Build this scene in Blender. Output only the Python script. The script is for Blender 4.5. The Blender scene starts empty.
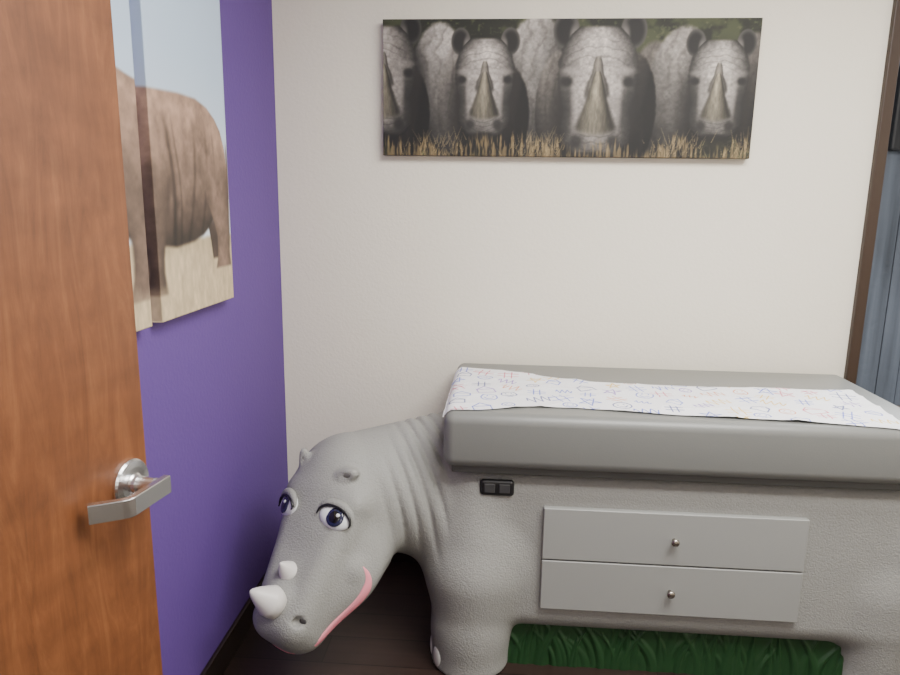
import bpy, bmesh, math, random
import numpy as np
from mathutils import Matrix, Vector
random.seed(3); rng=np.random.default_rng(5)
C=bpy.context.scene.collection
def lin(c):
    c=np.asarray(c,dtype=float)/255.0
    return np.where(c<=0.04045,c/12.92,((c+0.055)/1.055)**2.4)
def s2l(*c): 
    v=lin(c); return (float(v[0]),float(v[1]),float(v[2]),1)
# ---------------------------------------------------------------- materials
def mat(name,col,rough=.5,metal=0,bump=None,spec=.5,coat=0,vary=None,stretch=None):
    m=bpy.data.materials.new(name); m.use_nodes=True; nt=m.node_tree; b=nt.nodes['Principled BSDF']
    b.inputs['Base Color'].default_value=col; b.inputs['Roughness'].default_value=rough
    b.inputs['Metallic'].default_value=metal; b.inputs['Specular IOR Level'].default_value=spec
    b.inputs['Coat Weight'].default_value=coat
    tc=nt.nodes.new('ShaderNodeTexCoord')
    if vary:
        n=nt.nodes.new('ShaderNodeTexNoise'); n.inputs['Scale'].default_value=vary[0]; n.inputs['Detail'].default_value=5
        mx=nt.nodes.new('ShaderNodeMix'); mx.data_type='RGBA'
        k=vary[1]
        mx.inputs[6].default_value=(col[0]*(1-k),col[1]*(1-k),col[2]*(1-k),1)
        mx.inputs[7].default_value=(min(1,col[0]*(1+k)),min(1,col[1]*(1+k)),min(1,col[2]*(1+k)),1)
        if stretch:
            mp=nt.nodes.new('ShaderNodeMapping'); mp.inputs['Scale'].default_value=stretch
            nt.links.new(tc.outputs['Object'],mp.inputs['Vector']); nt.links.new(mp.outputs[0],n.inputs['Vector'])
        else: nt.links.new(tc.outputs['Object'],n.inputs['Vector'])
        nt.links.new(n.outputs['Fac'],mx.inputs[0])
        nt.links.new(mx.outputs[2],b.inputs['Base Color'])
    if bump:
        n=nt.nodes.new('ShaderNodeTexNoise'); n.inputs['Scale'].default_value=bump[0]; n.inputs['Detail'].default_value=3
        bp=nt.nodes.new('ShaderNodeBump'); bp.inputs['Strength'].default_value=bump[1]; bp.inputs['Distance'].default_value=bump[2]
        nt.links.new(tc.outputs['Object'],n.inputs['Vector']); nt.links.new(n.outputs['Fac'],bp.inputs['Height'])
        nt.links.new(bp.outputs['Normal'],b.inputs['Normal'])
    return m
def attrmat(name,rough=.6,bump=None):
    m=mat(name,(1,1,1,1),rough,bump=bump); nt=m.node_tree
    a=nt.nodes.new('ShaderNodeAttribute'); a.attribute_name='paint'
    nt.links.new(a.outputs['Color'],nt.nodes['Principled BSDF'].inputs['Base Color']); return m
M_wall=mat('cream_wall_paint',s2l(236,229,213),.85,bump=(90,.25,.004))
M_purple=mat('purple_wall_paint',s2l(94,66,140),.7,bump=(90,.25,.004))
M_ceil=mat('ceiling_paint',(.8,.8,.78,1),.9)
M_base=mat('dark_baseboard',s2l(34,24,20),.4)
M_hide=mat('pebbled_grey_fibreglass',s2l(148,148,144),.55,bump=(190,.65,.004),spec=.4,vary=(150,.10))
M_vinyl=mat('grey_vinyl',s2l(118,119,116),.38,bump=(260,.12,.002),spec=.5)
M_vinyl2=mat('dark_grey_vinyl',s2l(84,85,83),.5)
M_drawer=mat('light_grey_laminate',s2l(150,151,148),.5,vary=(300,.05))
M_knob=mat('brushed_nickel_knob',(.40,.37,.33,1),.25,1)
M_metal=mat('satin_chrome',(.78,.78,.78,1),.24,1)
M_black=mat('black_plastic',(.012,.012,.013,1),.35)
M_white=mat('eye_white',(.84,.85,.87,1),.2)
M_iris=mat('dark_blue_iris',s2l(32,34,66),.15,coat=.6)
M_pupil=mat('black_pupil',(.005,.005,.006,1),.1,coat=.6)
M_pink=mat('pink_mouth',s2l(238,146,160),.45)
M_horn=mat('ivory_horn',s2l(222,218,214),.4)
M_nail=mat('pale_toenail',s2l(214,212,208),.45)
M_nostril=mat('dark_nostril',s2l(62,60,60),.7)
M_earin=mat('dark_ear_interior',s2l(104,102,100),.7)
M_frame=mat('dark_brown_window_frame',s2l(52,36,25),.45)
M_fence=mat('weathered_fence',s2l(92,98,108),.9,bump=(20,.5,.01),vary=(1,.8),stretch=(24,24,1.2))
M_darkobj=mat('dark_object_black',(.01,.01,.012,1),.5)
M_grass=mat('moulded_green_grass',s2l(28,66,32),.5,vary=(14,.2))
def floor_mat():
    m=mat('dark_wood_floor',(.05,.025,.02,1),.33); nt=m.node_tree; b=nt.nodes['Principled BSDF']
    tc=nt.nodes.new('ShaderNodeTexCoord'); br=nt.nodes.new('ShaderNodeTexBrick')
    br.inputs['Scale'].default_value=1; br.inputs['Brick Width'].default_value=1.1; br.inputs['Row Height'].default_value=.14
    br.inputs['Mortar Size'].default_value=.002
    br.inputs['Color1'].default_value=s2l(64,48,42); br.inputs['Color2'].default_value=s2l(50,37,33); br.inputs['Mortar'].default_value=s2l(25,17,14)
    n=nt.nodes.new('ShaderNodeTexNoise'); mp=nt.nodes.new('ShaderNodeMapping'); mp.inputs['Scale'].default_value=(3,45,1); n.inputs['Scale'].default_value=1; n.inputs['Detail'].default_value=6
    mx=nt.nodes.new('ShaderNodeMix'); mx.data_type='RGBA'; mx.blend_type='MULTIPLY'; mx.inputs[0].default_value=.6
    nt.links.new(tc.outputs['Object'],br.inputs['Vector']); nt.links.new(tc.outputs['Object'],mp.inputs['Vector']); nt.links.new(mp.outputs[0],n.inputs['Vector'])
    nt.links.new(br.outputs['Color'],mx.inputs[6]); nt.links.new(n.outputs['Fac'],mx.inputs[7]); nt.links.new(mx.outputs[2],b.inputs['Base Color'])
    return m
M_floor=floor_mat()
def door_mat():
    m=mat('cherry_wood_veneer',(.3,.1,.04,1),.48,spec=.4); nt=m.node_tree; b=nt.nodes['Principled BSDF']
    tc=nt.nodes.new('ShaderNodeTexCoord'); mp=nt.nodes.new('ShaderNodeMapping'); mp.inputs['Scale'].default_value=(26,26,3.4)
    n=nt.nodes.new('ShaderNodeTexNoise'); n.inputs['Scale'].default_value=1; n.inputs['Detail'].default_value=9; n.inputs['Roughness'].default_value=.75; n.inputs['Distortion'].default_value=1.0
    r=nt.nodes.new('ShaderNodeValToRGB'); e=r.color_ramp.elements
    e[0].position=.2; e[0].color=s2l(84,50,28); e[1].position=.82; e[1].color=s2l(140,90,54)
    mid=r.color_ramp.elements.new(.5); mid.color=s2l(113,68,39)
    n2=nt.nodes.new('ShaderNodeTexNoise'); n2.inputs['Scale'].default_value=1; mp2=nt.nodes.new('ShaderNodeMapping'); mp2.inputs['Scale'].default_value=(9,9,16); n2.inputs['Detail'].default_value=4
    mx=nt.nodes.new('ShaderNodeMix'); mx.data_type='RGBA'; mx.blend_type='OVERLAY'; mx.inputs[0].default_value=.4
    nt.links.new(tc.outputs['Object'],mp.inputs['Vector']); nt.links.new(mp.outputs[0],n.inputs['Vector']); nt.links.new(n.outputs['Fac'],r.inputs[0])
    nt.links.new(tc.outputs['Object'],mp2.inputs['Vector']); nt.links.new(mp2.outputs[0],n2.inputs['Vector'])
    nt.links.new(r.outputs[0],mx.inputs[6]); nt.links.new(n2.outputs['Fac'],mx.inputs[7]); nt.links.new(mx.outputs[2],b.inputs['Base Color'])
    return m
M_door=door_mat()
# ---------------------------------------------------------------- mesh helpers
def obj(name,me,m=None,parent=None,smooth=False):
    o=bpy.data.objects.new(name,me); C.objects.link(o)
    if m: me.materials.append(m)
    if smooth:
        for p in me.polygons: p.use_smooth=True
    if parent: o.parent=parent
    return o
def bmobj(name,bm,m,parent=None,smooth=False):
    me=bpy.data.meshes.new(name); bm.to_mesh(me); bm.free(); return obj(name,me,m,parent,smooth)
def addbox(bm,lo,hi,bev=0,seg=2,M=None):
    r=bmesh.ops.create_cube(bm,size=1); vs=r['verts']
    for v in vs: v.co=Vector([lo[i]+(v.co[i]+.5)*(hi[i]-lo[i]) for i in range(3)])
    if bev:
        es=list({e for v in vs for e in v.link_edges})
        rr=bmesh.ops.bevel(bm,geom=es,offset=bev,segments=seg,affect='EDGES',profile=.5)
        vs=list({v for f in rr['faces'] for v in f.verts}|{v for v in vs if v.is_valid})
    if M is not None: bmesh.ops.transform(bm,matrix=M,verts=vs)
    return vs
def box(name,lo,hi,m,bev=0,seg=2,parent=None,smooth=False,M=None):
    bm=bmesh.new(); addbox(bm,lo,hi,bev,seg,M); return bmobj(name,bm,m,parent,smooth)
def lathe(bm,prof,org,axis,seg=28):
    q=Vector(axis).to_track_quat('Z','Y').to_matrix(); rings=[]
    for (r,h) in prof:
        rings.append([bm.verts.new(Vector(org)+q@Vector((max(r,1e-4)*math.cos(t*2*math.pi/seg),max(r,1e-4)*math.sin(t*2*math.pi/seg),h))) for t in range(seg)])
    for a,b in zip(rings,rings[1:]):
        for i in range(seg): bm.faces.new((a[i],a[(i+1)%seg],b[(i+1)%seg],b[i]))
    bm.faces.new(rings[-1]); bm.faces.new(rings[0][::-1])
def ellipsoid(name,c,r,axes,m,parent,seg=32):
    bm=bmesh.new(); bmesh.ops.create_uvsphere(bm,u_segments=seg,v_segments=seg//2,radius=1)
    A=Matrix([[axes[j][i]*r[j] for j in range(3)] for i in range(3)]).to_4x4()
    bmesh.ops.transform(bm,matrix=Matrix.Translation(c)@A,verts=bm.verts)
    bmesh.ops.recalc_face_normals(bm,faces=bm.faces)
    return bmobj(name,bm,m,parent,True)
def tube(name,pts,rad,m,parent,seg=10,flat=1.0,norms=None):
    bm=bmesh.new(); n=len(pts); rings=[]
    P=[Vector(p) for p in pts]
    for i in range(n):
        t=(P[min(i+1,n-1)]-P[max(i-1,0)]).normalized()
        N=Vector(norms[i]) if norms is not None else Vector((0,0,1))
        N=(N-t*N.dot(t)).normalized(); B=t.cross(N)
        r=rad[i] if hasattr(rad,'__len__') else rad
        rings.append([bm.verts.new(P[i]+B*math.cos(a)*r+N*math.sin(a)*r*flat) for a in [k*2*math.pi/seg for k in range(seg)]])
    for a,b in zip(rings,rings[1:]):
        for i in range(seg): bm.faces.new((a[i],a[(i+1)%seg],b[(i+1)%seg],b[i]))
    bm.faces.new(rings[-1]); bm.faces.new(rings[0][::-1])
    bmesh.ops.recalc_face_normals(bm,faces=bm.faces)
    return bmobj(name,bm,m,parent,True)
def structure(o): o['kind']='structure'; return o
def tag(o,label,cat,group=None):
    o['label']=label; o['category']=cat
    if group: o['group']=group
def empty(name,loc):
    o=bpy.data.objects.new(name,None); o.location=loc; o.empty_display_size=.1; C.objects.link(o); return o
# ---------------------------------------------------------------- room
XL=-.862; XR=2.25; YB=2.63; ZC=2.6
structure(box('floor',(XL-.1,-1.6,-.05),(XR+.1,YB+.1,0),M_floor))
structure(box('ceiling',(XL-.1,-1.6,ZC),(XR+.1,YB+.1,ZC+.05),M_ceil))
structure(box('wall_left',(XL-.1,-1.6,0),(XL,YB+.1,ZC),M_purple))
structure(box('wall_right',(XR,-1.6,0),(XR+.1,YB+.1,ZC),M_wall))
bm=bmesh.new()
WX0,WX1,WZ0,WZ1=1.345,2.1,.70,2.42
addbox(bm,(XL,YB,0),(WX0,YB+.1,ZC)); addbox(bm,(WX0,YB,0),(XR,YB+.1,WZ0)); addbox(bm,(WX0,YB,WZ1),(XR,YB+.1,ZC)); addbox(bm,(WX1,YB,WZ0),(XR,YB+.1,WZ1))
structure(bmobj('wall_back',bm,M_wall))
structure(box('wall_front',(XL,-1.7,0),(XR,-1.6,ZC),M_wall))
structure(box('baseboard_left',(XL,-1.6,0),(XL+.014,YB,.1),M_base,.003))
structure(box('baseboard_back',(XL+.014,YB-.014,0),(XR,YB,.1),M_base,.003))
bm=bmesh.new()
addbox(bm,(WX0-.02,YB-.022,WZ0-.03),(WX0+.018,YB+.1,WZ1+.03),.003)
addbox(bm,(WX1-.018,YB-.022,WZ0-.03),(WX1+.02,YB+.1,WZ1+.03),.003)
addbox(bm,(WX0-.02,YB-.022,WZ1-.03),(WX1+.02,YB+.1,WZ1+.03),.003)
addbox(bm,(WX0-.02,YB-.022,WZ0-.03),(WX1+.02,YB+.1,WZ0+.03),.003)
structure(bmobj('window_1',bm,M_frame))
# fence outside
bm=bmesh.new(); x=1.5
while x<4.2:
    dy=random.uniform(-.004,.004)
    addbox(bm,(x,3.45+dy,-.2),(x+.094,3.472+dy,2.35+random.uniform(-.02,.02))); x+=.1
addbox(bm,(1.5,3.478,-.2),(4.2,3.50,2.30))
fe=bmobj('fence',bm,M_fence); tag(fe,'weathered blue-grey plank fence standing outside the window','fence')
la=box('dark_object',(1.79,3.40,1.76),(1.95,3.445,2.14),M_darkobj,.012,2,parent=fe); la['label']='unidentified dark object outside the window'  # dark object outside, not identified; modelled as a plain box on the fence
g=box('ground',(1.0,YB+.1,-.25),(5,6,-.2),mat('outdoor_ground',s2l(110,105,95),.9)); g['kind']='structure'
# ---------------------------------------------------------------- door
th=math.radians(8.5); dd=Vector((math.sin(th),math.cos(th),0)); nn=Vector((math.cos(th),-math.sin(th),0))
E=Vector((-.6836,1.22,0))
DM=Matrix(((dd.x,nn.x,0,E.x),(dd.y,nn.y,0,E.y),(0,0,1,0),(0,0,0,1)))
DW=.84
door=structure(box('door_1',(-DW,-.044,0.004),(0,0,2.13),M_door,.0015,1)); door.matrix_world=DM
bm=bmesh.new(); rcx=-.054; rc=(rcx,0,.966)
lathe(bm,[(.047,0),(.047,.006),(.044,.010),(.032,.012),(.021,.013),(.018,.016),(.016,.022),(.016,.056),(.0145,.062)],rc,(0,1,0),40)
path=[(rcx+.020,.068),(rcx-.080,.068),(rcx-.088,.066),(rcx-.094,.060),(rcx-.128,.018)]
rings=[]
for i,(px_,py_) in enumerate(path):
    a=Vector(path[max(i-1,0)]);b=Vector(path[min(i+1,len(path)-1)]); t=(b-a).normalized(); nrm=Vector((-t.y,t.x))*.0075; zc=.964; hh=.0175
    rings.append([bm.verts.new((px_+sx*nrm.x,py_+sx*nrm.y,zc+sz*hh)) for sx,sz in ((-1,-.92),(-1,.92),(-.8,1),(.8,1),(1,.92),(1,-.92),(.8,-1),(-.8,-1))])
for a,b in zip(rings,rings[1:]):
    for i in range(8): bm.faces.new((a[i],a[(i+1)%8],b[(i+1)%8],b[i]))
bm.faces.new(rings[0]);bm.faces.new(rings[-1][::-1]); bmesh.ops.recalc_face_normals(bm,faces=bm.faces)
h=bmobj('door_handle',bm,M_metal,door); h['label']='satin chrome lever handle with round rose'
# ---------------------------------------------------------------- painted canvases
def fbm(x,y,sc,seed,oct=4):
    r=np.random.default_rng(seed); out=np.zeros_like(x); amp=1;tot=0
    for o in range(oct):
        T=r.random((64,64)); X=x*sc*(2**o)+17.3*o; Y=y*sc*(2**o)+9.1*o
        xi=np.floor(X).astype(int);yi=np.floor(Y).astype(int);fx=X-xi;fy=Y-yi
        fx=fx*fx*(3-2*fx);fy=fy*fy*(3-2*fy)
        v=(T[xi%64,yi%64]*(1-fx)+T[(xi+1)%64,yi%64]*fx)*(1-fy)+(T[xi%64,(yi+1)%64]*(1-fx)+T[(xi+1)%64,(yi+1)%64]*fx)*fy
        out+=amp*v;tot+=amp;amp*=.55
    return out/tot
def sm(e0,e1,x): 
    t=np.clip((x-e0)/(e1-e0),0,1); return t*t*(3-2*t)
def over(img,a,col):
    col=np.asarray(col,dtype=float)
    if col.ndim==1: col=col[None,None,:]
    img[:]=img*(1-a[...,None])+col*a[...,None]
def canvas(name,w,h,t,step,func,M,m):
    nx=int((w+2*t)/step);ny=int((h+2*t)/step)
    us=np.linspace(-t,w+t,nx+1);vs=np.linspace(-t,h+t,ny+1)
    us[np.argmin(abs(us))]=0;us[np.argmin(abs(us-w))]=w;vs[np.argmin(abs(vs))]=0;vs[np.argmin(abs(vs-h))]=h
    U,V=np.meshgrid(us,vs,indexing='ij')
    x=np.clip(U,0,w);y=np.clip(V,0,h);dep=np.maximum(abs(U-x),abs(V-y))
    col=func(np.clip(x-(U-x),0,w)/w,1-np.clip(y-(V-y),0,h)/h,w,h)
    co=np.stack([x,y,-dep],-1).reshape(-1,3)
    I=np.arange((nx+1)*(ny+1)).reshape(nx+1,ny+1)
    F=np.stack([I[:-1,:-1],I[1:,:-1],I[1:,1:],I[:-1,1:]],-1).reshape(-1,4)
    return gridmesh(name,co,F,col.reshape(-1,3),M,m)
def gridmesh(name,co,F,col,M,m,smooth=False):
    me=bpy.data.meshes.new(name); me.vertices.add(len(co)); me.vertices.foreach_set('co',co.astype(np.float32).ravel())
    me.loops.add(F.size); me.loops.foreach_set('vertex_index',F.astype(np.int32).ravel())
    me.polygons.add(len(F)); me.polygons.foreach_set('loop_start',np.arange(0,F.size,4,dtype=np.int32))
    me.update(calc_edges=True); me.validate()
    if col is not None:
        a=me.color_attributes.new('paint','FLOAT_COLOR','POINT')
        L=lin(np.clip(col,0,255)); a.data.foreach_set('color',np.concatenate([L,np.ones((len(L),1))],1).astype(np.float32).ravel())
    o=obj(name,me,m,smooth=smooth)
    if M is not None: o.matrix_world=M
    return o
M_canvas=attrmat('printed_canvas',.65,bump=(900,.1,.001))
def paint_heads(u,v,w,h):
    X=u*372;Y=v*140
    n1=fbm(X,Y,.05,1);n2=fbm(X,Y,.22,2);n3=fbm(X,Y*.3,.5,3);n4=fbm(X,Y,.06,4);n5=fbm(X,Y,.35,6)
    img=np.empty(u.shape+(3,)); img[:]=(30,32,23)
    over(img,sm(.42,.68,n1)*.8,(70,76,47)); over(img,sm(.6,.8,n2)*.5,(92,96,64))
    def e(cx,cy,rx,ry,soft=.12,warp=0):
        d=np.sqrt(((X-cx)/rx)**2+((Y-cy)/ry)**2)+warp*(n2-.5)
        return sm(1+soft,1-soft,d)
    def body(cx,cy,rx,ry,tone,lx=-.4):
        dx=(X-cx)/rx;dy=(Y-cy)/ry
        a=e(cx,cy,rx,ry,.05,.05)
        sh=np.clip(1.06-.75*(dx-lx)**2-.60*(dy+.55),.10,1.15)*(.84+.32*n4)*(.78+.44*n5)
        over(img,a,np.asarray(tone)[None,None,:]*sh[...,None])
        for k,o in enumerate((-.5,-.1,.35)):
            over(img,a*np.exp(-((dx-o-.30*dy**2+.6*(n4-.5))/.07)**2)*.25,(40,36,33))
    def head(cx,top,s,tone,side=0):
        tone=np.asarray(tone,dtype=float); Yt=(Y-top)/s; xs=(X-cx)/s
        over(img,e(cx,top+62*s,38*s,60*s,.35)*.8,(18,16,15))
        for sg in(-1,1):
            ex,ey=cx+sg*27*s,top-2*s
            over(img,e(ex,ey,10.5*s,15*s,.1),tone*.50)
            over(img,e(ex+sg*.5*s,ey+.5*s,8*s,12*s,.3),tone*.18)
            over(img,e(ex-sg*6.5*s,ey+5*s,3.4*s,9*s,.6)*.8,tone*.85)
        wd=np.interp(Yt,[-6,2,12,24,38,52,64,78,90,100,107],[15,23,29,32,32,30,27,29,28,21,9])
        d=abs(xs)/wd; a=sm(1.05,.95,d+.05*(n2-.5))*sm(-7,-3,Yt)*sm(108,103,Yt)
        sh=(1.20-.98*d**1.9)*(.78+.44*n4)*(.74+.52*n5)*np.interp(Yt,[-8,5,40,70,84,96,106],[.8,1.08,1.05,.98,.70,.52,.3])
        over(img,a,tone[None,None,:]*np.clip(sh,.1,2)[...,None])
        for sg in(-1,1):
            over(img,e(cx+sg*25*s,top+63*s,6*s,20*s,.6)*.6,tone*.2)
            over(img,e(cx+sg*25*s,top+40*s,5*s,4*s,.6)*.9,tone*.16)
            over(img,e(cx+sg*22*s,top+31*s,8*s,3*s,.8)*.4,tone*1.25)
            over(img,e(cx+sg*18*s,top+56*s,2.5*s,18*s,.9)*.3,tone*1.35)
            over(img,e(cx+sg*15*s,top+90*s,4.5*s,5.5*s,.6)*.7,tone*.16)
        wr=(.5+.5*np.sin(Yt*.9-.012*xs**2+9*n4)); over(img,a*sm(.8,1,wr)*np.clip(1-abs(Yt-15)/22,0,1)*.3,tone*.35)
        wr=(.5+.5*np.sin(Yt*1.2+.02*xs**2+9*n4)); over(img,a*sm(.8,1,wr)*sm(80,86,Yt)*.35,tone*.3)
        over(img,e(cx,top+103*s,15*s,4*s,.5)*.8,tone*.12)
        for (t0,t1,w1,cc,k) in ((18,52,11,(112,105,94),.8),(30,80,17,(136,128,110),1)):
            hw=np.interp(Yt,[t0,t0+6,t0+.45*(t1-t0),t1-10,t1],[1.5,3.5,w1*.45,w1*.80,w1])
            dh=xs/np.maximum(hw,.5); cap=5*(1-dh**2); ah=sm(1.18,.82,abs(dh))*sm(t0,t0+3,Yt)*sm(t1+cap+3,t1+cap-4,Yt)
            col=np.array(cc)[None,None,:]*((1.18-.85*abs(dh+.12)**1.5)*(.70+.54*n3)*np.interp(Yt,[t0,t1],[1.12,.70]))[...,None]
            over(img,ah*k,col)
    body(58,74,32,70,(150,144,138),.2); body(80,84,24,62,(124,118,112),-.5); body(156,70,36,74,(148,142,136),-.3); body(178,92,22,60,(104,98,92),-.3); body(274,88,30,66,(92,86,80),-.2);body(300,76,34,68,(132,126,120),-.3); body(368,74,18,60,(88,82,76))
    body(250,92,26,60,(66,61,56)); body(124,98,26,54,(68,62,57)); body(26,98,22,52,(62,57,52))
    head(0,12,1.05,(124,118,112)); head(104,24,.92,(152,145,139)); head(335,26,.90,(144,138,132)); head(217,14,1.22,(154,147,141))
    gr=fbm(X,Y*.12,.55,8,3); patch=fbm(X,Y*0,.03,9,2); hgt=124-26*(patch-.45)-22*(gr-.5)
    a=sm(hgt,hgt+14,Y); base=np.array((160,136,92))[None,None,:]*(.25+1.0*gr)[...,None]
    over(img,a*sm(.40,.60,gr+.1*sm(126,140,Y))*.7,base)
    tuft=np.zeros_like(X)
    for k in range(300):
        x0=rng.choice([45,70,150,170,290,312,360])+rng.normal(0,9); L=rng.uniform(4,22)*rng.uniform(.5,1); ln=rng.uniform(-.6,.6); yb=rng.uniform(122,142)
        dy=yb-Y; t=dy/L; m_=(t>0)&(t<1); d=abs(X-x0-ln*dy); tuft=np.maximum(tuft,np.where(m_&(d<.45),1-t*.7,0))
    over(img,np.clip(tuft,0,1)*.42,(190,166,118))
    return img
cv=canvas('canvas_print',1.327,.472,.035,.0022,paint_heads,Matrix(((1,0,0,-.445),(0,0,-1,YB-.0355),(0,1,0,1.667),(0,0,0,1))),M_canvas)
tag(cv,'wide canvas print of four rhinos hanging on cream wall','canvas print')
def side_paint(y0):
    def f(u,v,w,h):
        Y=y0+u*w; Z=1.197+(1-v)*h
        n1=fbm(Y*100,Z*100,.05,11);n2=fbm(Y*100,Z*100,.35,12);n3=fbm(Y*200,Z*90,.3,13)
        img=np.empty(u.shape+(3,)); img[:]=(184,204,226)
        over(img,sm(1.9,1.4,Z),(214,222,230))
        g=sm(1.400,1.385,Z+.01*(n2-.5)); over(img,g,np.array((198,178,145))[None,None,:]*(.86+.28*n3)[...,None])
        over(img,sm(1.400,1.385,Z)*sm(1.34,1.38,Z)*.35,(156,144,112))
        base=np.array((142,116,99),dtype=float)
        def part(a,sh): over(img,a,base[None,None,:]*sh[...,None])
        tex=(.76+.46*n2)*(.87+.26*n1)
        top=np.interp(Y,[1.0,1.15,1.3,1.4,1.5,1.6,1.75,1.85,1.92,1.97,2.005,2.03,2.046],[1.72,1.79,1.80,1.785,1.765,1.75,1.76,1.76,1.745,1.72,1.69,1.64,1.56])
        bot=np.interp(Y,[1.0,1.2,1.4,1.5,1.6,1.7,1.8,1.86,1.9,1.95,2.0,2.045],[1.5,1.45,1.42,1.405,1.385,1.375,1.385,1.40,1.42,1.46,1.48,1.5])
        tt=(Z-bot)/(top-bot)
        def leg(pts,tone,fade=.08):
            zz=[p[0] for p in pts][::-1]; l=np.interp(Z,zz,[p[1] for p in pts][::-1]); r=np.interp(Z,zz,[p[2] for p in pts][::-1])
            c=(Y-l)/(r-l); a=sm(-.04,.08,c)*sm(1.04,.92,c)*sm(pts[0][0],pts[0][0]-fade,Z)*sm(pts[-1][0]-.006,pts[-1][0]+.006,Z)
            part(a,tone*(1.1-1.3*(c-.42)**2)*tex)
        leg([(1.5,1.84,1.98),(1.44,1.885,1.975),(1.38,1.905,1.96),(1.33,1.915,1.965)],.45)
        leg([(1.5,1.30,1.44),(1.42,1.32,1.41),(1.36,1.34,1.40),(1.31,1.33,1.41)],.5)
        sh=np.interp(tt,[0,.12,.35,.7,.92,1],[.34,.50,.84,1.03,1.18,1.05])*tex
        for (yc,amp,fr_,sl,wd_,k) in ((1.80,.03,9,.12,.010,.28),(1.675,.02,11,-.08,.012,.45),(1.72,.015,14,-.03,.006,.25),(1.88,.025,10,.15,.008,.25),(1.94,.02,12,.12,.006,.2),(1.40,.02,11,.05,.009,.35),(1.30,.02,12,.04,.008,.3)):
            sh=sh*(1-k*np.exp(-((Y-yc-amp*np.sin((Z-1.4)*fr_)-sl*(Z-1.6))/wd_)**2)*sm(1.75,1.6,Z))
        part(sm(-.02,.02,tt)*sm(1.015,.985,tt)*sm(2.05,2.043,Y),sh)
        leg([(1.68,1.83,2.055),(1.56,1.850,2.052),(1.48,1.900,2.047),(1.43,1.932,2.046),(1.39,1.950,2.044),(1.35,1.948,2.038),(1.325,1.945,2.040),(1.300,1.932,2.045)],.80,.16)
        leg([(1.64,1.40,1.70),(1.55,1.42,1.69),(1.48,1.445,1.675),(1.43,1.465,1.655),(1.39,1.480,1.640),(1.35,1.482,1.630),(1.315,1.478,1.628),(1.295,1.470,1.632),(1.262,1.455,1.640)],.68,.16)
        over(img,sm(.006,.002,abs(Y-(2.034+.010*np.sin(Z*9))))*sm(1.44,1.46,Z)*sm(1.67,1.62,Z)*.8,(84,62,52))
        tu=sm(1.30,1.26,Z+.04*(n3-.5)); over(img,tu*.4,np.array((202,182,146))[None,None,:]*(.8+.4*n3)[...,None])
        return img
    return f
for (y0,y1,lab) in ((1.05,1.545,'tall canvas print of rhino shoulder and foreleg on purple wall'),(1.597,2.05,'tall canvas print of rhino hindquarters on purple wall')):
    o=canvas('canvas_print',y1-y0,1.02,.036,.003,side_paint(y0),Matrix(((0,0,1,XL+.0365),(1,0,0,y0),(0,1,0,1.197),(0,0,0,1))),M_canvas)
    tag(o,lab,'canvas print','canvas prints forming one rhino picture')
# ---------------------------------------------------------------- rhino exam table (implicit surface -> mesh)
f32=np.float32
O=np.array((-.545,1.89,.585)); Fv=np.array((-.27,-.633,-.7255)); Sv=np.array((.914,-.406,0)); 
Fv=Fv-Sv*np.dot(Fv,Sv)/np.dot(Sv,Sv)
Uv=np.cross(Sv,Fv); Uv=Uv if Uv[2]>0 else -Uv
Fv/=np.linalg.norm(Fv);Sv/=np.linalg.norm(Sv);Uv/=np.linalg.norm(Uv)
def H(f,s,u): return O+Fv*f+Sv*s+Uv*u
EARS={}
for sg,c,ad,er in ((1,H(-.120,.074,.008),(-Fv*.25+Sv*.9+Uv*.1),(.040,.021,.024)),(-1,H(-.130,-.108,-.012),(-Fv*.75-Sv*.25+Uv*.6),(.050,.020,.016))):
    ea=ad/np.linalg.norm(ad); up_=Fv*.5+Uv*.6+Sv*.3; ec=up_-ea*np.dot(up_,ea); ec/=np.linalg.norm(ec); eb=np.cross(ea,ec); EARS[sg]=(c,ea,eb,ec,er)
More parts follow.
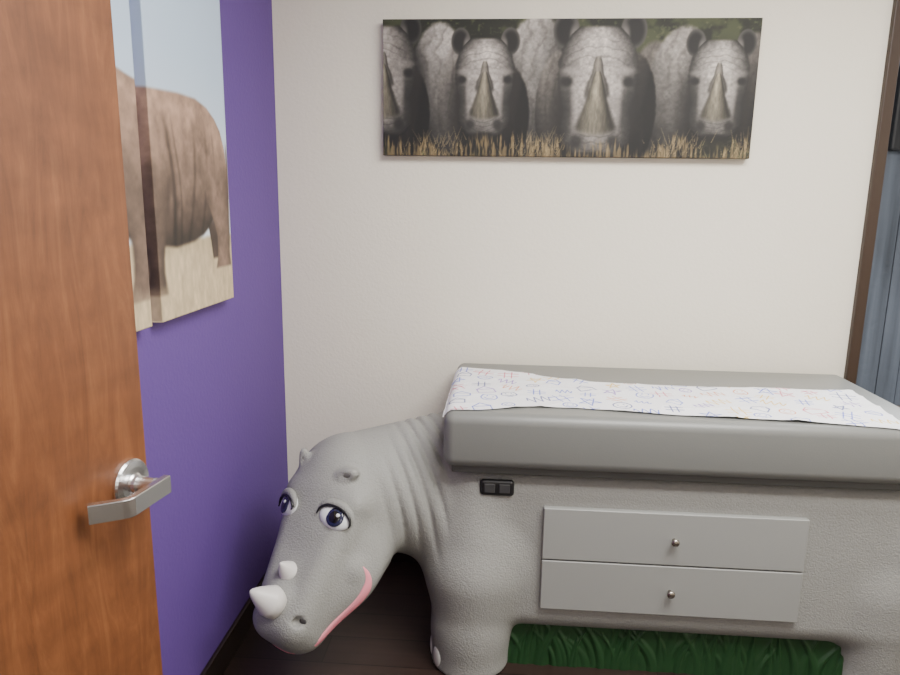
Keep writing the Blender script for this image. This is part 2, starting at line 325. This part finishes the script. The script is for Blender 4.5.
def sdf(x,y,z):
    def ln(a,b,c): return np.sqrt(a*a+b*b+c*c)
    def ell(c,r,ax=None):
        dx,dy,dz=x-f32(c[0]),y-f32(c[1]),z-f32(c[2])
        if ax is not None: dx,dy,dz=[dx*f32(a[0])+dy*f32(a[1])+dz*f32(a[2]) for a in ax]
        k0=ln(dx/r[0],dy/r[1],dz/r[2]); k1=ln(dx/r[0]**2,dy/r[1]**2,dz/r[2]**2)+1e-6
        return k0*(k0-1)/k1
    def rbox(c,hb,r,ax,taper=None):
        dx,dy,dz=x-f32(c[0]),y-f32(c[1]),z-f32(c[2])
        L=[dx*f32(a[0])+dy*f32(a[1])+dz*f32(a[2]) for a in ax]
        if taper:
            k=np.clip((L[0]+hb[0])/(2*hb[0]),0,1); sc=[1+(t-1)*k for t in taper]
            qs=[abs(L[0])-hb[0]+r,abs(L[1])-hb[1]*sc[0]+r,abs(L[2])-hb[2]*sc[1]+r]
        else: qs=[abs(l)-hh+r for l,hh in zip(L,hb)]
        return ln(*[np.maximum(q,0) for q in qs])+np.minimum(np.maximum(qs[0],np.maximum(qs[1],qs[2])),0)-r
    def rc(a,b,ra,rb):
        a=np.asarray(a);b=np.asarray(b);ba=b-a; L=float(ba@ba)
        t=np.clip(((x-f32(a[0]))*f32(ba[0])+(y-f32(a[1]))*f32(ba[1])+(z-f32(a[2]))*f32(ba[2]))/L,0,1)
        return ln(x-a[0]-t*ba[0],y-a[1]-t*ba[1],z-a[2]-t*ba[2])-(ra+(rb-ra)*t)
    def smin(a,b,k):
        h=np.clip(.5+.5*(b-a)/k,0,1); return b+(a-b)*h-k*h*(1-h)
    def smax(a,b,k): return -smin(-a,-b,k)
    hax=(Fv,Sv,Uv)
    d=rbox((.60,2.285,.415),(.73,.31,.275),.075,np.eye(3))
    d=smin(d,ell((1.30,2.285,.45),(.14,.30,.25)),.08)
    d=smin(d,ell((-.06,2.28,.46),(.17,.31,.27)),.08)
    d=smin(d,ell((-.045,2.10,.34),(.19,.175,.2)),.06)
    for lx,ly,k in ((-.062,2.040,.05),(-.062,2.47,.05),(1.235,2.10,.07),(1.235,2.47,.07)):
        d=smin(d,rc((lx,ly,.30),(lx,ly,.12),.134,.126),k)
        d=smin(d,rc((lx-.001,ly-.002,.12),(lx-.002,ly-.004,-.05),.126,.130),.03)
    a=np.array((-.47,2.08,.565));b=np.array((-.10,2.28,.515))
    neck=rc(a,b,.185,.27)
    hd=ell(H(-.02,0,-.15),(.185,.162,.15),hax)
    hd=smin(hd,rbox(H(.14,.008,-.118),(.240,.148,.118),.06,hax,taper=(.62,.74)),.045)
    hd=smin(hd,ell(H(.095,.022,-.170),(.18,.184,.088),hax),.05)
    hd=smin(hd,rc(H(.13,.055,-.180),H(.305,.026,-.142),.108,.070),.05)
    hd=smin(hd,ell(H(.02,.085,-.20),(.12,.105,.11),hax),.05)
    for sg in(-1,1):
        hd=smin(hd,ell(H(-.048,sg*.086,-.034),(.028,.056,.026),hax),.035)
    hd=smin(hd,ell(H(.115,.145,-.125),(.033,.028,.028),hax),.03)
    hd=smin(hd,ell(H(.27,0,-.030),(.05,.045,.030),hax),.03)
    for sg in(-1,1):
        hd=smax(hd,-ell(H(.310,sg*.072+.012,-.048),(.014,.02,.012),hax),.01)
    d=smin(d,neck,.07)
    d=smin(d,hd,.045)
    for sg in(-1,1):
        ec_,ea,eb,ec,er=EARS[sg]
        ear=ell(ec_,er,(ea,eb,ec))
        ear=smax(ear,-ell(ec_+ea*.006+ec*er[2]*1.0,(er[0]*.6,er[1]*.55,er[2]*.45),(ea,eb,ec)),.006)
        d=smin(d,ear,.016)
    q=(x*.92+(y-2.1)*.38+.18*(z-.5)+.25*(z-.5)**2)/.044
    w=np.clip((x+.36)/.08,0,1)*np.clip((-.125-x)/.05,0,1)*np.clip((z-.36)/.16,0,1)
    d=d+.0105*w*(.5+.5*np.cos(2*math.pi*q))**3-.003*w
    d=np.maximum(d,-z)
    return d
def surface_nets(lo,hi,hs):
    ns=[int((hi[i]-lo[i])/hs)+1 for i in range(3)]
    ax=[(lo[i]+hs*np.arange(ns[i])).astype(f32) for i in range(3)]
    S=np.empty(ns,dtype=f32)
    for i0 in range(0,ns[0],40):
        X,Y,Z=np.meshgrid(ax[0][i0:i0+40],ax[1],ax[2],indexing='ij'); S[i0:i0+40]=sdf(X,Y,Z)
    ins=S<0
    cs=[S[i:ns[0]-1+i,j:ns[1]-1+j,k:ns[2]-1+k] for i in(0,1) for j in(0,1) for k in(0,1)]
    cnt=sum((c<0).astype(np.int8) for c in cs); act=(cnt>0)&(cnt<8)
    ii=np.argwhere(act); idx=-np.ones(act.shape,dtype=np.int64); idx[act]=np.arange(len(ii))
    V=np.zeros((len(ii),3));N=np.zeros(len(ii))
    corners=[(i,j,k) for i in(0,1) for j in(0,1) for k in(0,1)]
    for a in range(8):
        for b in range(a+1,8):
            ca,cb=corners[a],corners[b]
            if sum(abs(ca[i]-cb[i]) for i in range(3))!=1: continue
            va=cs[a][act].astype(float);vb=cs[b][act].astype(float); m=(va<0)!=(vb<0)
            t=np.where(m,va/np.where(m,va-vb,1),0)
            P=np.array(ca)[None]+t[:,None]*(np.array(cb)-np.array(ca))[None]
            V+=np.where(m[:,None],P,0);N+=m
    V=V/N[:,None]+ii; V=V*hs+np.array(lo)
    faces=[]
    for axn in range(3):
        o1,o2=[(1,2),(2,0),(0,1)][axn]
        sl0=[slice(None)]*3;sl1=[slice(None)]*3; sl0[axn]=slice(0,-1);sl1[axn]=slice(1,None)
        ch=ins[tuple(sl0)]!=ins[tuple(sl1)]
        e=np.argwhere(ch); sgn=ins[tuple(sl0)][ch]
        ok=(e[:,o1]>0)&(e[:,o2]>0)&(e[:,o1]<ns[o1]-1)&(e[:,o2]<ns[o2]-1); e=e[ok];sgn=sgn[ok]
        def g(d1,d2):
            q=e.copy();q[:,o1]-=d1;q[:,o2]-=d2; return idx[q[:,0],q[:,1],q[:,2]]
        Q=np.stack([g(1,1),g(0,1),g(0,0),g(1,0)],-1); Q[~sgn]=Q[~sgn][:,::-1]; faces.append(Q)
    return V,np.concatenate(faces)
V,Fc=surface_nets((-.86,1.55,-.02),(1.50,2.62,.86),.0064)
table=empty('exam_table',(.55,2.28,0)); tag(table,'grey rhinoceros-shaped exam table with padded top and drawers','exam table')
body=gridmesh('rhino_body',V,Fc,None,None,M_hide,smooth=True); 
def setp(o,p=table):
    o.parent=p; o.matrix_parent_inverse=p.matrix_world.inverted() if p.type!='EMPTY' else Matrix.Translation(-p.location)
setp(body)
sm_=body.modifiers.new('relax','SMOOTH'); sm_.factor=.5; sm_.iterations=2
def sd1(p): return float(sdf(np.array([p[0]],dtype=f32),np.array([p[1]],dtype=f32),np.array([p[2]],dtype=f32))[0])
def grad(p,e=.004):
    g=np.array([sd1(p+np.eye(3)[i]*e)-sd1(p-np.eye(3)[i]*e) for i in range(3)]); return g/(np.linalg.norm(g)+1e-9)
def snap(p):
    p=np.array(p,dtype=float)
    for _ in range(12): p=p-grad(p)*sd1(p)*.8
    return p,grad(p,.012)
def vec(a): return Vector([float(q) for q in a])
for sg in(1,-1):
    ec_,ea,eb,ec,er=EARS[sg]
    q=ellipsoid('ear_interior',vec(ec_+ea*.005+ec*er[2]*.50),(er[0]*.5,er[1]*.46,er[2]*.22),(vec(ea),vec(eb),vec(ec)),M_earin,None,20); setp(q); q['label']='darker grey inside of ear'
for sg in (1,-1):
    p,n=snap(H(.008,sg*.086-.004,-.03))
    up=-Fv-n*np.dot(-Fv,n)+Sv*.12; up/=np.linalg.norm(up); up=up-n*np.dot(up,n); up/=np.linalg.norm(up); rt=np.cross(up,n)
    ax=(vec(rt),vec(up),vec(n))
    c=vec(p)-vec(n)*.006
    eye=ellipsoid('eye',c,(.054,.037,.020),ax,M_white,None); setp(eye)
    eye['label']='glossy white cartoon eye with dark blue iris'
    fw=vec(rt)*(.005)-vec(up)*.002
    for nm,off,r,th_,m_ in (('iris',.0158,.0280,.0065,M_iris),('pupil',.0192,.0190,.0045,M_pupil),('eye_highlight',.0229,.0058,.0025,M_white)):
        o_=fw+(vec(up)*.008+vec(rt)*.008 if nm=='eye_highlight' else vec((0,0,0)))
        q=ellipsoid(nm,c+o_+vec(n)*off,(r,r,th_),ax,m_,None,24); setp(q,eye)
    pts=[];nr=[]
    for k in range(25):
        a=math.pi*(k/24)*1.10-.05*math.pi
        pts.append(c+vec(rt)*math.cos(a)*.057+vec(up)*(math.sin(a)*.035+.001)+vec(n)*(.004+.010*abs(math.sin(a)))); nr.append(n)
    lid=tube('eyelid',pts,[.003+.011*math.sin(math.pi*k/24) for k in range(25)],M_hide,None,12,flat=.9,norms=nr); setp(lid,eye)
    pts2=[pp-vec(up)*.0085+vec(n)*.006 for pp in pts]
    lin_=tube('eyeliner',pts2,[.0022+.0036*math.sin(math.pi*k/24) for k in range(25)],M_black,None,8,norms=nr); setp(lin_,eye)
def horn(base,dirv,r,L,name='horn'):
    bm=bmesh.new(); prof=[(r*(1-t)**.62*(1-.12*t),L*t) for t in np.linspace(0,1,16)]
    prof=[(r*1.02,-.03)]+prof; lathe(bm,prof,vec(base),vec(dirv),28); bmesh.ops.recalc_face_normals(bm,faces=bm.faces)
    o=bmobj(name,bm,M_horn,None,True); setp(o); o['label']='off-white rounded pointed horn'
b1,_=snap(H(.285,-.006,0)); horn(b1,Uv*.82-Fv*.02-Sv*.34,.044,.070)
b2,_=snap(H(.19,.0,0)); horn(b2,Uv*.95-Fv*.15-Sv*.1,.030,.046)
ctrl=[(.105,.19,-.100),(.120,.20,-.128),(.15,.20,-.150),(.19,.18,-.163),(.24,.155,-.168),(.29,.13,-.162),(.34,.095,-.150),(.38,.045,-.142),(.39,.0,-.138)]
ctrl=ctrl+[(a,-b,c) for a,b,c in ctrl[-2::-1]]
def cr(P,n):
    P=np.array(P);out=[]
    for i in range(len(P)-1):
        p0,p1,p2,p3=P[max(i-1,0)],P[i],P[i+1],P[min(i+2,len(P)-1)]
        for t in np.linspace(0,1,n,endpoint=False): out.append(.5*((2*p1)+(-p0+p2)*t+(2*p0-5*p1+4*p2-p3)*t*t+(-p0+3*p1-3*p2+p3)*t**3))
    out.append(P[-1]); return out
pts=[];nr=[]
for q in cr(ctrl,4):
    p,n=snap(H(*q)); pts.append(p); nr.append(n)
for _ in range(4): pts=[pts[0]]+[(pts[i-1]+2*pts[i]+pts[i+1])/4 for i in range(1,len(pts)-1)]+[pts[-1]]
m=len(pts)
def lipr(k):
    t=min(k,m-1-k)/((m-1)/2)
    return .0025+.0135*min(1,t/.28)*(1-.45*max(0,(t-.6)/.4))
lip=tube('mouth',[vec(p-n*.001) for p,n in zip(pts,nr)],[lipr(k) for k in range(m)],M_pink,None,12,flat=.36,norms=nr); setp(lip); lip['label']='smiling pink mouth line'
for sg in(-1,1):
    p,n=snap(H(.310,sg*.072+.012,-.048)); up=np.cross(n,Sv);up/=np.linalg.norm(up);rt=np.cross(up,n)
    q=ellipsoid('nostril',vec(p-n*.001),(.012,.009,.004),(vec(rt),vec(up),vec(n)),M_nostril,None,16); setp(q)
lx,ly=-.062,2.038
for ang in (-176,-146):
    a=math.radians(ang); p,n=snap((lx+.12*math.cos(a),ly+.12*math.sin(a),.045))
    q=ellipsoid('toenail',vec(p-n*.002),(.023,.038,.008),(vec(np.cross((0,0,1),n)),Vector((0,0,1)),vec(n)),M_nail,None,16); 
    for v in q.data.vertices:
        if v.co.z<.001: v.co.z=.001
    setp(q)
# cushion
cu=box('cushion',(-.155,1.925,.712),(1.295,2.605,.884),M_vinyl,.032,7,None,True); setp(cu); cu['label']='thick grey vinyl padded top'
bm=bmesh.new(); addbox(bm,(-.13,1.95,.69),(1.275,2.595,.722),.006,2); q=bmobj('cushion_base',bm,M_vinyl2); setp(q)
YD=1.975
for (z0,z1) in ((.414,.583),(.243,.409)):
    dr=box('drawer',(.157,YD-.018,z0),(.945,YD+.01,z1),M_drawer,.002,1); setp(dr)
    bm=bmesh.new(); lathe(bm,[(.006,0),(.005,.004),(.0045,.010),(.010,.015),(.0125,.020),(.011,.024),(.006,.0265),(.0,.027)],(.553,YD-.017,(z0+z1)/2),(0,-1,0)); bmesh.ops.recalc_face_normals(bm,faces=bm.faces)
    k=bmobj('knob',bm,M_knob,None,True); setp(k,dr)
bm=bmesh.new(); addbox(bm,(-.042,YD-.012,.612),(.063,YD+.006,.664),.011,4)
ou=bmobj('power_outlet',bm,M_black); setp(ou)
M_grey=mat('outlet_face',(.05,.05,.052,1),.4)
for ox in (-.012,.034):
    q=box('socket',(ox-.017,YD-.0145,.623),(ox+.017,YD-.008,.653),M_grey,.003,2); setp(q,ou)
# grass base
nx,nz=620,34; xs=np.linspace(.045,1.13,nx);zs=np.linspace(0,1,nz); XX,ZZ=np.meshgrid(xs,zs,indexing='ij')
bl=np.zeros_like(XX)
for k in range(75):
    x0=rng.uniform(.03,1.14);L=rng.uniform(.10,.26);ln=rng.uniform(-.8,.8);w0=rng.uniform(.014,.026)
    z_=ZZ*.165; t=z_/L; d=abs(XX-x0-ln*z_*z_/L); ww=w0*np.clip(1-t,0,1)**.8+1e-5
    bl=np.maximum(bl,np.clip(1-(d/ww)**2,0,1)*(t<1)*rng.uniform(.45,1))
YY=2.02-.009*bl+.003*ZZ
co=np.stack([XX,YY,ZZ*.165],-1).reshape(-1,3); I=np.arange(nx*nz).reshape(nx,nz)
Fq=np.stack([I[:-1,:-1],I[1:,:-1],I[1:,1:],I[:-1,1:]],-1).reshape(-1,4)
gr=gridmesh('grass_base',co,Fq,None,None,M_grass,True)
bm=bmesh.new(); bm.from_mesh(gr.data); addbox(bm,(.045,2.027,0),(1.13,2.52,.165)); bm.to_mesh(gr.data); bm.free(); setp(gr); gr['label']='moulded green grass plinth under the belly'
# ---------------------------------------------------------------- paper
nx,ny=800,230; a_=np.linspace(-.156,1.17,nx); b_=np.linspace(0,1,ny); A,B=np.meshgrid(a_,b_,indexing='ij')
fr=np.interp(A,[-.156,-.05,.1,.25,.5,.8,1.17],[1.955,1.965,2.015,2.02,1.985,1.965,1.935]); bk=np.interp(A,[-.156,.02,.15,.35,.7,1.17],[2.49,2.47,2.40,2.33,2.32,2.335])
Xp=A-.02*(B-.5)*(A/1.17)+ .05*(B)*np.clip((A-.9)/.27,0,1); Yp=fr+(bk-fr)*B
rr_=.032; cx=np.clip(-.123-Xp,0,rr_-.0008); dz=rr_-np.sqrt(np.maximum(rr_**2-cx**2,0)); cy=np.clip(1.957-Yp,0,rr_-.001); dz2=rr_-np.sqrt(rr_**2-cy**2)
crease=1-abs(2*((Yp*9+1.2*fbm(Xp*4,Yp*4,.8,31)+.35*Xp)%1)-1); crease2=1-abs(2*((Yp*5-Xp*3.1+1.5*fbm(Xp*4,Yp*4,.8,33))%1)-1)
Zp=.8872-dz-dz2+.005*np.maximum(0,fbm(Xp*10,Yp*10,.8,21)-.4)+.0035*crease**3+.003*crease2**4
Xp=np.where(Xp<-.152,Xp-.002,Xp)
col=np.empty(Xp.shape+(3,)); col[:]=(242,241,244)
pal=[(60,80,190),(60,80,190),(60,80,190),(200,70,95),(220,175,50),(120,80,175),(80,100,200),(40,50,120),(210,120,70)]
def seg(p,q,c,w=.0017):
    p=np.array(p);q=np.array(q); lo=np.minimum(p,q)-.01;hi=np.maximum(p,q)+.01
    m_=(Xp>lo[0])&(Xp<hi[0])&(Yp>lo[1])&(Yp<hi[1])
    if not m_.any(): return
    P=np.stack([Xp[m_],Yp[m_]],-1); ba=q-p; t=np.clip(((P-p)@ba)/(ba@ba+1e-9),0,1); d=np.linalg.norm(P-p-t[:,None]*ba,axis=1)
    a=np.clip(1.5-d/w,0,1)*.9; col[m_]=col[m_]*(1-a[:,None])+np.array(c)*a[:,None]
def poly(ps,c,w=.0017):
    for p,q in zip(ps,ps[1:]): seg(p,q,c,w)
for ig,gx in enumerate(np.arange(-.12,1.2,.084)):
    for gy in np.arange(1.96,2.52,.084):
        cx_=gx+rng.uniform(-.018,.018); cy_=gy+rng.uniform(-.016,.016)+(.042 if ig%2 else 0); s=rng.uniform(.024,.038); an=rng.uniform(-.6,.6); c=pal[rng.integers(len(pal))]
        R2=np.array([[math.cos(an),-math.sin(an)],[math.sin(an),math.cos(an)]]); T=lambda pts:[np.array((cx_,cy_))+R2@(np.array(p)*s) for p in pts]
        k=rng.integers(6)
        if k in(0,1):
            for o_ in(-.35,.35): poly(T([(o_,-1),(o_,1)]),c); poly(T([(-1,o_),(1,o_)]),c)
        elif k==2: poly(T([(math.cos(t)*.8,math.sin(t)*.8) for t in np.linspace(0,6.3,14)]),c); poly(T([(-.3,.2),(-.3,.3)]),c);poly(T([(.3,.2),(.3,.3)]),c);poly(T([(-.4,-.2),(0,-.45),(.4,-.2)]),c)
        elif k==3: poly(T([(math.sin(i*2.513)*1,math.cos(i*2.513)*1) for i in range(6)]),c)
        elif k==4: poly(T([(t/6-1,math.sin(t*1.6)*.6) for t in range(13)]),c)
        else: poly(T([(-.8,-.8),(-.8,.2),(0,.9),(.8,.2),(.8,-.8),(-.8,-.8)]),c); poly(T([(-.8,.2),(.8,.2)]),c)
I=np.arange(nx*ny).reshape(nx,ny); Fq=np.stack([I[:-1,:-1],I[1:,:-1],I[1:,1:],I[:-1,1:]],-1).reshape(-1,4)
pp=gridmesh('exam_paper',np.stack([Xp,Yp,Zp],-1).reshape(-1,3),Fq,col.reshape(-1,3),None,attrmat('printed_table_paper',.7),True)
tag(pp,'white table paper with coloured crayon doodles on padded top','table paper')
# ---------------------------------------------------------------- lights
def area(name,loc,tgt,sx,sy,e,col=(1,1,1)):
    l=bpy.data.lights.new(name,'AREA'); l.shape='RECTANGLE'; l.size=sx;l.size_y=sy;l.energy=e;l.color=col
    o=bpy.data.objects.new(name,l); C.objects.link(o); o.location=loc; o.rotation_euler=(Vector(tgt)-Vector(loc)).to_track_quat('-Z','Y').to_euler(); return o
area('ceiling_light',(.85,1.05,2.56),(.85,1.05,0),1.5,1.1,106,(1,.98,.945))
area('rear_fill_light',(.5,-1.0,2.3),(.3,1.8,.9),1.4,1.0,16,(1,.98,.95))  # added fill from behind the camera, not a known lamp
area('window_light',(1.9,2.9,1.9),(.6,1.6,.9),.6,1.2,28,(.92,.96,1))
w=bpy.data.worlds.new('world'); bpy.context.scene.world=w; w.use_nodes=True
w.node_tree.nodes['Background'].inputs[0].default_value=(.9,.94,1,1); w.node_tree.nodes['Background'].inputs[1].default_value=1.0
# ---------------------------------------------------------------- camera
R=(Matrix.Rotation(math.radians(4.1),4,'Z')@Matrix.Rotation(math.radians(90-11.3),4,'X')@Matrix.Rotation(math.radians(0.84),4,'Z'))
cam=bpy.data.cameras.new('camera');co_=bpy.data.objects.new('camera',cam);C.objects.link(co_)
co_.matrix_world=Matrix.Translation((0,0,1.5))@R
cam.sensor_width=36;cam.lens=36*680/900;cam.clip_start=.02
bpy.context.scene.camera=co_
